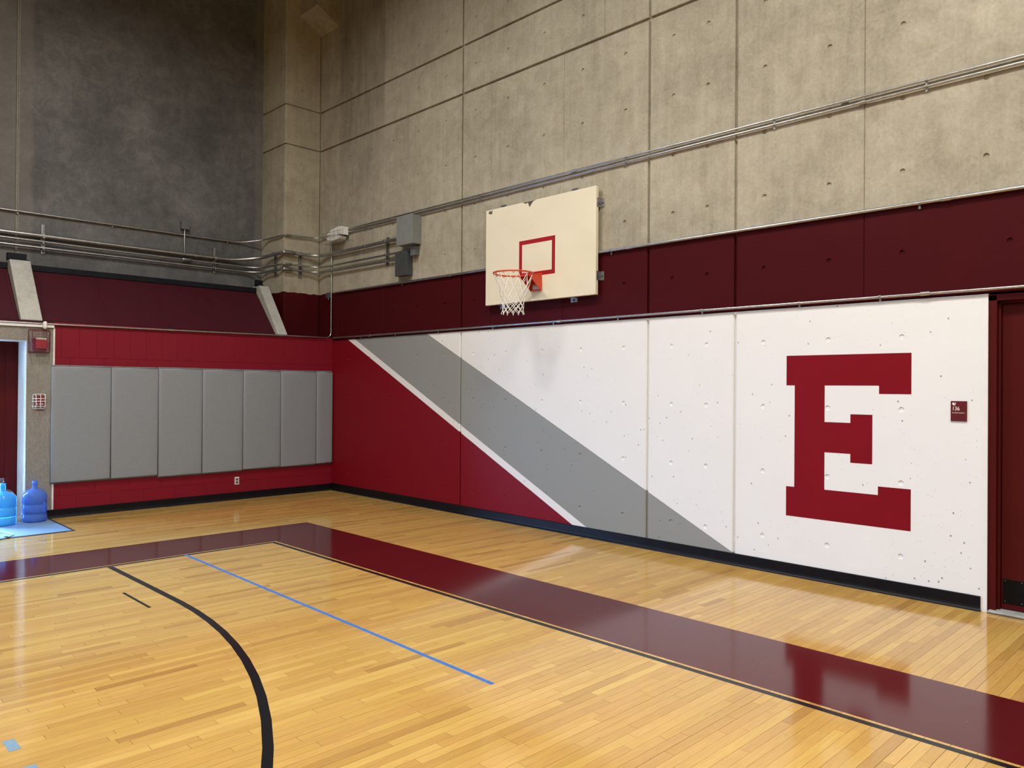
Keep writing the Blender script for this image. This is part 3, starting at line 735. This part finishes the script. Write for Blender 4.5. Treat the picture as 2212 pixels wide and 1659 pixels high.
c5 = conduit('conduit', [(-.0, -.035, 4.06), (.004, -.035, 2.492), (.022, -.30, 2.490), (.022, -4.1, 2.458), (.022, -12, 2.44)], .0115, 'thin conduit dropping down the room corner and running above the block wall', rad=.10)
for y in (-.95, -2.6): coupling(c5, (.022, y, 2.490 + .0085 * (y + .3)), .0115, 1, .06)
c6 = conduit('conduit', [(.045, -.022, 2.492), (.12, -.028, 2.490), (11.5, -.028, 2.484)], .0118, 'long conduit between the maroon band and the white painted wall', rad=.05)
for x in (.85, 1.75, 2.75, 3.85, 4.9, 5.85, 6.9, 7.9, 8.6): strap(c6, (x, -.028, 2.488), .0118, 0)
for x in (1.1, 5.0, 8.95): coupling(c6, (x, -.028, 2.487), .0135, 0, .07)
c7 = conduit('conduit', [(.10, -.024, 3.226), (11.5, -.024, 3.228)], .0155, 'conduit along the top edge of the maroon paint band')
for x in (6.0, 9.1, 3.0): coupling(c7, (x, -.024, 3.227), .0155, 0, .07)
for x in (1.9, 5.75, 8.9): strap(c7, (x, -.024, 3.226), .0155, 0)
c8 = conduit('conduit', [(.42, -.026, 4.217), (11.5, -.026, 4.216)], .0105, 'upper conduit of the pair across the bare concrete wall')
c9 = conduit('conduit', [(.42, -.026, 4.168), (11.5, -.026, 4.163)], .0118, 'lower conduit of the pair across the bare concrete wall')
for x in (.95, 3.6, 5.95, 7.65, 8.95): strap(c8, (x, -.026, 4.217), .0105, 0); strap(c9, (x, -.026, 4.165), .0118, 0)
for x in (5.2, 8.3): coupling(c8, (x, -.026, 4.2165), .0125, 0, .06)
for x in (5.45, 8.45): coupling(c9, (x, -.026, 4.1655), .0135, 0, .06)
c10 = conduit('conduit', [(-1.175, -1.955, 4.16), (-1.165, -1.962, 3.95), (-1.172, -1.955, 3.77)], .0105, 'short vertical conduit under the small grey box on the dark wall', rad=.1)

def channel(pts_z, c, nrm, label, clamps):
    # slotted steel channel fixed upright on a wall; nrm = 'X' faces +x, 'Y' faces -y
    z0, z1 = pts_z; e = empty('strut_channel', label, 'mounting channel', 'upright steel channels carrying the conduits', None, (c[0], c[1], z0))
    w, d, t_ = .021, .030, .003
    def bx(a0, a1, d0, d1, zz0, zz1, name, mat):
        mb = MB()
        if nrm == 'X': mb.box((d0, a0, zz0), (d1, a1, zz1))
        else: mb.box((a0, -d1, zz0), (a1, -d0, zz1))
        mb.build(name, mat, e)
    h = z1 - z0
    bx(-w, w, 0, t_, 0, h, 'web', M_STEEL_D); bx(-w, -w + .007, 0, d, 0, h, 'flange', M_STEEL_D); bx(w - .007, w, 0, d, 0, h, 'flange', M_STEEL_D)
    for zc, r in clamps: bx(-.012, .012, d, d + r * 2 + .009, zc - z0 - r - .004, zc - z0 + r + .004, 'clamp', M_STEEL_D)
CL = [(3.757, .027), (3.674, .015), (3.592, .0175)]
channel((3.52, 3.928), (-1.22, -3.90), 'X', 'upright steel channel on the dark wall, further left', CL)
channel((3.52, 3.928), (-1.22, -1.47), 'X', 'upright steel channel on the dark wall, nearer the corner', CL)
channel((3.50, 3.90), (-.69, -.640), 'Y', 'upright steel channel on the shadowed face of the corner column', [(3.862, .027), (3.676, .015), (3.592, .0175)])
channel((3.485, 3.90), (-.44, -.37), 'X', 'upright steel channel on the lit face of the corner column', [(3.866, .027), (3.676, .015), (3.592, .0175)])
channel((3.515, 3.94), (1.545, 0), 'Y', 'upright steel channel on the right wall beside the grey box', [(3.868, .027), (3.668, .015), (3.576, .0175)])

def ebox(x0, x1, z0, z1, dep, mat, label, name='junction_box'):
    e = empty(name, label, 'junction box', 'electrical boxes', None, ((x0 + x1) / 2, 0, z0)); c = e.location
    MB().box((x0 - c[0], -dep, 0), (x1 - c[0], 0, z1 - z0), .003).build('body', mat, e)
    MB().box((x0 - c[0] - .003, -dep - .006, -.003), (x1 - c[0] + .003, -dep + .002, z1 - z0 + .003), .002).build('cover', mat, e)
    for sx in (x0 - c[0] + .02, x1 - c[0] - .02):
        MB().lathe([(.006, 0), (.005, -.003), (0, -.003)], (sx, -dep - .006, (z1 - z0) / 2), 8, 1).build('screw', M_STEEL_D, e)
ebox(1.955, 2.335, 3.738, 4.145, .155, M_BOXGREY, 'large pale grey electrical box on the concrete wall')
ebox(1.852, 2.14, 3.312, 3.645, .10, M_BOXDARK, 'dark grey electrical box hanging below the large grey box')
ebox(2.192, 2.288, 3.582, 3.705, .08, M_BOXMID, 'smallest grey electrical box just under the large grey box')
e = empty('junction_box', 'small square grey box high on the dark concrete wall', 'junction box', 'electrical boxes', None, (-1.22, -1.952, 4.152))
MB().box((0, -.062, 0), (.075, .062, .122), .003).build('body', M_BOXMID, e); MB().box((.073, -.064, -.002), (.08, .064, .124), .002).build('cover', M_BOXMID, e)
e = empty('junction_box', 'tiny dark bracket box beside the corner drop conduit', 'junction box', 'electrical boxes', None, (-.085, 0, 3.16))
MB().box((-.065, -.05, .0), (.055, 0, .082), .003).build('body', M_BOXDARK, e); MB().tube([(.03, -.055, -.04), (.03, -.055, .0)], .008, 8).build('nipple', M_STEEL_D, e)

# emergency light in its wire guard
e = empty('emergency_light', 'white emergency light in a wire guard on the concrete wall', 'emergency light', None, None, (.26, 0, 4.07))
mb = MB(); mb.prism([(-.235, .085), (-.10, .155), (.12, .185), (.215, .175), (.215, .05), (-.12, .075)], 1, -.15, -.02); mb.build('housing', M_PLAST, e)
mb = MB(); mb.prism([(-.23, .045), (-.12, .068), (.10, .055), (.18, .025), (.15, -.01), (-.02, -.03), (-.2, .0)], 1, -.155, -.03); mb.build('lamp_head', M_PLAST, e)
mb = MB(); mb.box((-.2, -.03, .0), (.2, 0, .16), .004); mb.build('backplate', M_BOXDARK, e)
mb = MB(); gx0, gx1, gz0, gz1, gd = -.30, .33, -.065, .15, -.20
for x in (gx0, -.17, -.05, .07, .19, gx1): mb.tube([(x, 0, gz0 + .02), (x, gd, gz0), (x, gd, gz1 - .02), ], .004, 6)
for z in (gz0, .02, .1): mb.tube([(gx0, gd, z), (gx1, gd, z)], .0035, 6)
for y in (-.07, -.14): mb.tube([(gx0, y, gz0 + .008), (gx1, y, gz0 + .008)], .0035, 6)
mb.build('wire_guard', M_WIREG, e)

# fire alarm horn in red cage, on the pier
e = empty('fire_alarm_horn', 'red fire alarm horn inside a dark red wire cage', 'fire alarm', None, None, (.0, -4.205, 2.245))
MB().box((0, -.085, -.125), (.03, .075, .03), .004).build('back_box', M_FIRED, e)
MB().box((.03, -.045, -.105), (.07, .075, .005), .006).build('horn', M_FIRE, e)
MB().box((.03, -.042, .006), (.06, .066, .03), .004).build('strobe', M_PLAST, e)
mb = MB(); y0, y1, z0, z1, d = -.12, .115, -.15, .135, .10
loop = lambda dd, g: fillet([(dd, y0 + g, z0 + g), (dd, y1 - g, z0 + g), (dd, y1 - g, z1 - g), (dd, y0 + g, z1 - g), (dd, y0 + g, z0 + g)], .02, 3)
mb.tube(loop(.006, 0), .005, 6); mb.tube(loop(d, .02), .004, 6)
for k in range(1, 8):
    y = y0 + (y1 - y0) * k / 8; mb.tube([(.006, y, z0), (d, y, z0 + .02), (d, y, z1 - .02), (.006, y, z1)], .0022, 5)
for k in range(1, 9):
    z = z0 + (z1 - z0) * k / 9; mb.tube([(.006, y0, z), (d, y0 + .02, z), (d, y1 - .02, z), (.006, y1, z)], .0022, 5)
mb.build('wire_cage', M_WIRER, e)
mb = MB(); mb.tube([(.024, .055, .03), (.03, .055, .12)], .010, 8); mb.build('conduit_stub', M_STEEL, e)
e = empty('conduit_fitting', 'white rounded conduit elbow above the fire alarm cage', 'conduit fitting', None, None, (.03, -4.152, 2.39))
MB().tube([(0, 0, 0), (.004, 0, .008), (.006, 0, .02), (.006, 0, .075), (.004, 0, .09), (0, 0, .096)], [.008, .020, .024, .024, .02, .006], 14).build('body', M_PLAST, e)
MB().box((.026, -.012, .018), (.031, .012, .08), .002).build('cover', M_PLAST, e)

# fire alarm pull station in white guard
e = empty('pull_station', 'red fire alarm pull station behind a white wire guard', 'pull station', None, None, (0, -4.20, 1.483))
MB().box((0, -.05, -.062), (.03, .05, .068), .005).build('body', M_FIRED, e); MB().box((.03, -.045, .0), (.042, .045, .018), .003).build('handle', M_FIRE, e)
mb = MB()
for yy in (-.028, .004, .030): mb.box((.030, yy - .010, -.040), (.0306, yy + .010, -.026))
mb.build('lettering', M_INK, e)
mb = MB(); y0, y1, z0, z1, d = -.068, .068, -.088, .088, .075
mb.tube(fillet([(.004, y0, z0), (.004, y1, z0), (.004, y1, z1), (.004, y0, z1), (.004, y0, z0)], .012, 3), .004, 6)
for y in (-.05, 0.0, .05): mb.tube(fillet([(.004, y, z0), (d, y, z0 + .012), (d, y, z1 - .012), (.004, y, z1)], .02, 3), .0036, 6)
for z in (-.06, .0, .035): mb.tube(fillet([(.004, y0 - .012, z), (d, y0 + .012, z), (d, y1 - .012, z), (.004, y1 + .012, z)], .02, 3), .0036, 6)
mb.build('wire_guard', M_WIRE, e)
MB().box((0, -.035, -.118), (.002, .05, -.108)).build('scuff_plate', M_WIRER, e)

# outlet under the pads
e = empty('wall_outlet', 'small duplex power outlet below the grey pads', 'outlet', None, None, (0, -1.615, .278))
MB().box((0, -.036, -.058), (.008, .036, .058), .004).build('cover_plate', M_OUT, e)
for z in (-.021, .021): MB().lathe([(.0165, .008), (.0165, .010), (0, .010)], (0, 0, z), 14, 0).build('socket', M_BOXDARK, e)
MB().box((.008, -.028, .044), (.012, .028, .056), .002).build('cover_tab', M_PLAST, e)

# room sign
def text_part(s, size, loc, parent, mat, name):
    cu = bpy.data.curves.new(name, 'FONT'); cu.body = s; cu.size = size; cu.extrude = .0006; cu.align_x = 'LEFT'
    to = bpy.data.objects.new(name, cu); COL.objects.link(to)
    dg = bpy.context.evaluated_depsgraph_get(); me = bpy.data.meshes.new_from_object(to.evaluated_get(dg)); bpy.data.objects.remove(to)
    me.transform(Matrix.Rotation(math.radians(90), 4, 'X')); o = bpy.data.objects.new(name, me); COL.objects.link(o)
    me.materials.clear(); me.materials.append(mat); o.parent = parent; o.location = loc; return o
e = empty('room_sign', 'small maroon room sign numbered 136 on the white wall', 'sign', None, None, (9.191, 0, 1.463))
MB().box((-.057, -.010, 0), (.057, -.0005, .158), .0015).build('plate', M_SIGN, e)
text_part('136', .042, (-.047, -.0105, .085), e, M_INK, 'number').scale = (.86, 1, 1)
text_part("To Girls' Lockers", .0125, (-.047, -.0105, .062), e, M_INK, 'caption')
mb = MB(); pts = [(-.046, .146), (-.038, .143), (-.034, .147), (-.030, .143), (-.020, .146), (-.021, .134), (-.027, .126), (-.033, .121), (-.039, .127), (-.045, .133)]
mb.add([(x, -.0108, z) for x, z in pts], [tuple(range(len(pts)))]); o = mb.build('crest', M_INK, e)
if o.data.polygons[0].normal.y > 0: o.data.flip_normals()
mb = MB(); mb.add([(-.030, -.0111, .141), (-.024, -.0111, .143), (-.025, -.0111, .134), (-.031, -.0111, .132)], [(0, 1, 2, 3)]); mb.build('crest_field', M_SIGN, e)
mb = MB()
for i in range(8):
    for j in range(3):
        if (i * 7 + j * 5) % 3 != 1: mb.lathe([(.0013, -.010), (.0010, -.0108), (0, -.011)], (-.044 + i * .0042, 0, .018 + j * .0045), 6, 1)
mb.build('braille', M_INKD, e)

# ------------------------------------------------------------------ mat, jugs, cord by the doorway
e = empty('floor_mat', 'blue-grey entrance mat with black rubber edge by the doorway', 'floor mat', None, None, (.6, -4.9, .001))
MB().box((-.54, -1.25, 0), (.50, .79, .007), .002).build('carpet', M_MAT, e)
mb = MB(); mb.box((.50, -1.25, 0), (.53, .82, .005), .002); mb.box((-.54, .79, 0), (.50, .82, .005), .002); mb.build('rubber_edge', M_MATE, e)
def jug(c, label, mat, handle=None, h=.50, r=.137, cap=None):
    e = empty('water_jug', label, 'water jug', 'large water jugs by the doorway', None, c)
    pr = [(.0, .012), (.08, .012), (.10, .0), (r - .018, .002), (r - .004, .014), (r, .034), (r, .085), (r - .007, .095), (r - .007, .108), (r, .118), (r, .20), (r - .007, .21), (r - .007, .222), (r, .232), (r, .318), (r - .006, .338), (r - .022, .362), (r - .05, .384), (.052, .398), (.034, .408), (.029, .42), (.029, .462), (.032, .466), (.032, .478), (.027, .480), (.027, h - .008), (.0, h - .008)]
    MB().lathe(pr, (0, 0, 0), 36).build('body', mat, e)
    MB().lathe([(.030, h - .035), (.031, h), (.0, h)], (0, 0, 0), 20).build('cap', cap or mat, e)
    if handle is not None:
        ca, sa = math.cos(handle), math.sin(handle); R_ = lambda q: q * (r + .004)
        pth = fillet([(ca * (r - .02), sa * (r - .02), .245), (ca * (r + .006), sa * (r + .006), .235), (ca * (r + .006), sa * (r + .006), .125), (ca * (r - .02), sa * (r - .02), .115)], .015, 3)
        MB().tube(pth, .011, 8).build('handle', mat, e)
    return e
jug((.165, -4.275, .008), 'deep blue empty water jug with handle against the concrete pier', M_JUGB, math.radians(35), .50, .134)
jug((.20, -4.615, .008), 'bright cyan filled water jug standing in front on the mat', M_JUGC, None, .50, .142)
jug((-.17, -4.56, .001), 'clear colourless water jug standing back in the door recess', M_JUGW, None, .53, .137)
o = MB().tube(fillet([(.70, -4.95, .013), (.73, -4.74, .013), (.98, -4.66, .013), (1.06, -4.70, .013), (1.10, -4.735, .013)], .05, 5), .005, 8).build('pale_cord', M_CORD); tag(o, 'pale green cord looped at the edge of the mat', 'cord')
o = MB().tube(fillet([(1.22, -5.1, .007), (1.18, -4.80, .007), (1.10, -4.715, .014), (1.06, -4.765, .013)], .05, 5), .0055, 8).build('dark_cord', M_CORDD); tag(o, 'dark cord end lying over the mat edge', 'cord')
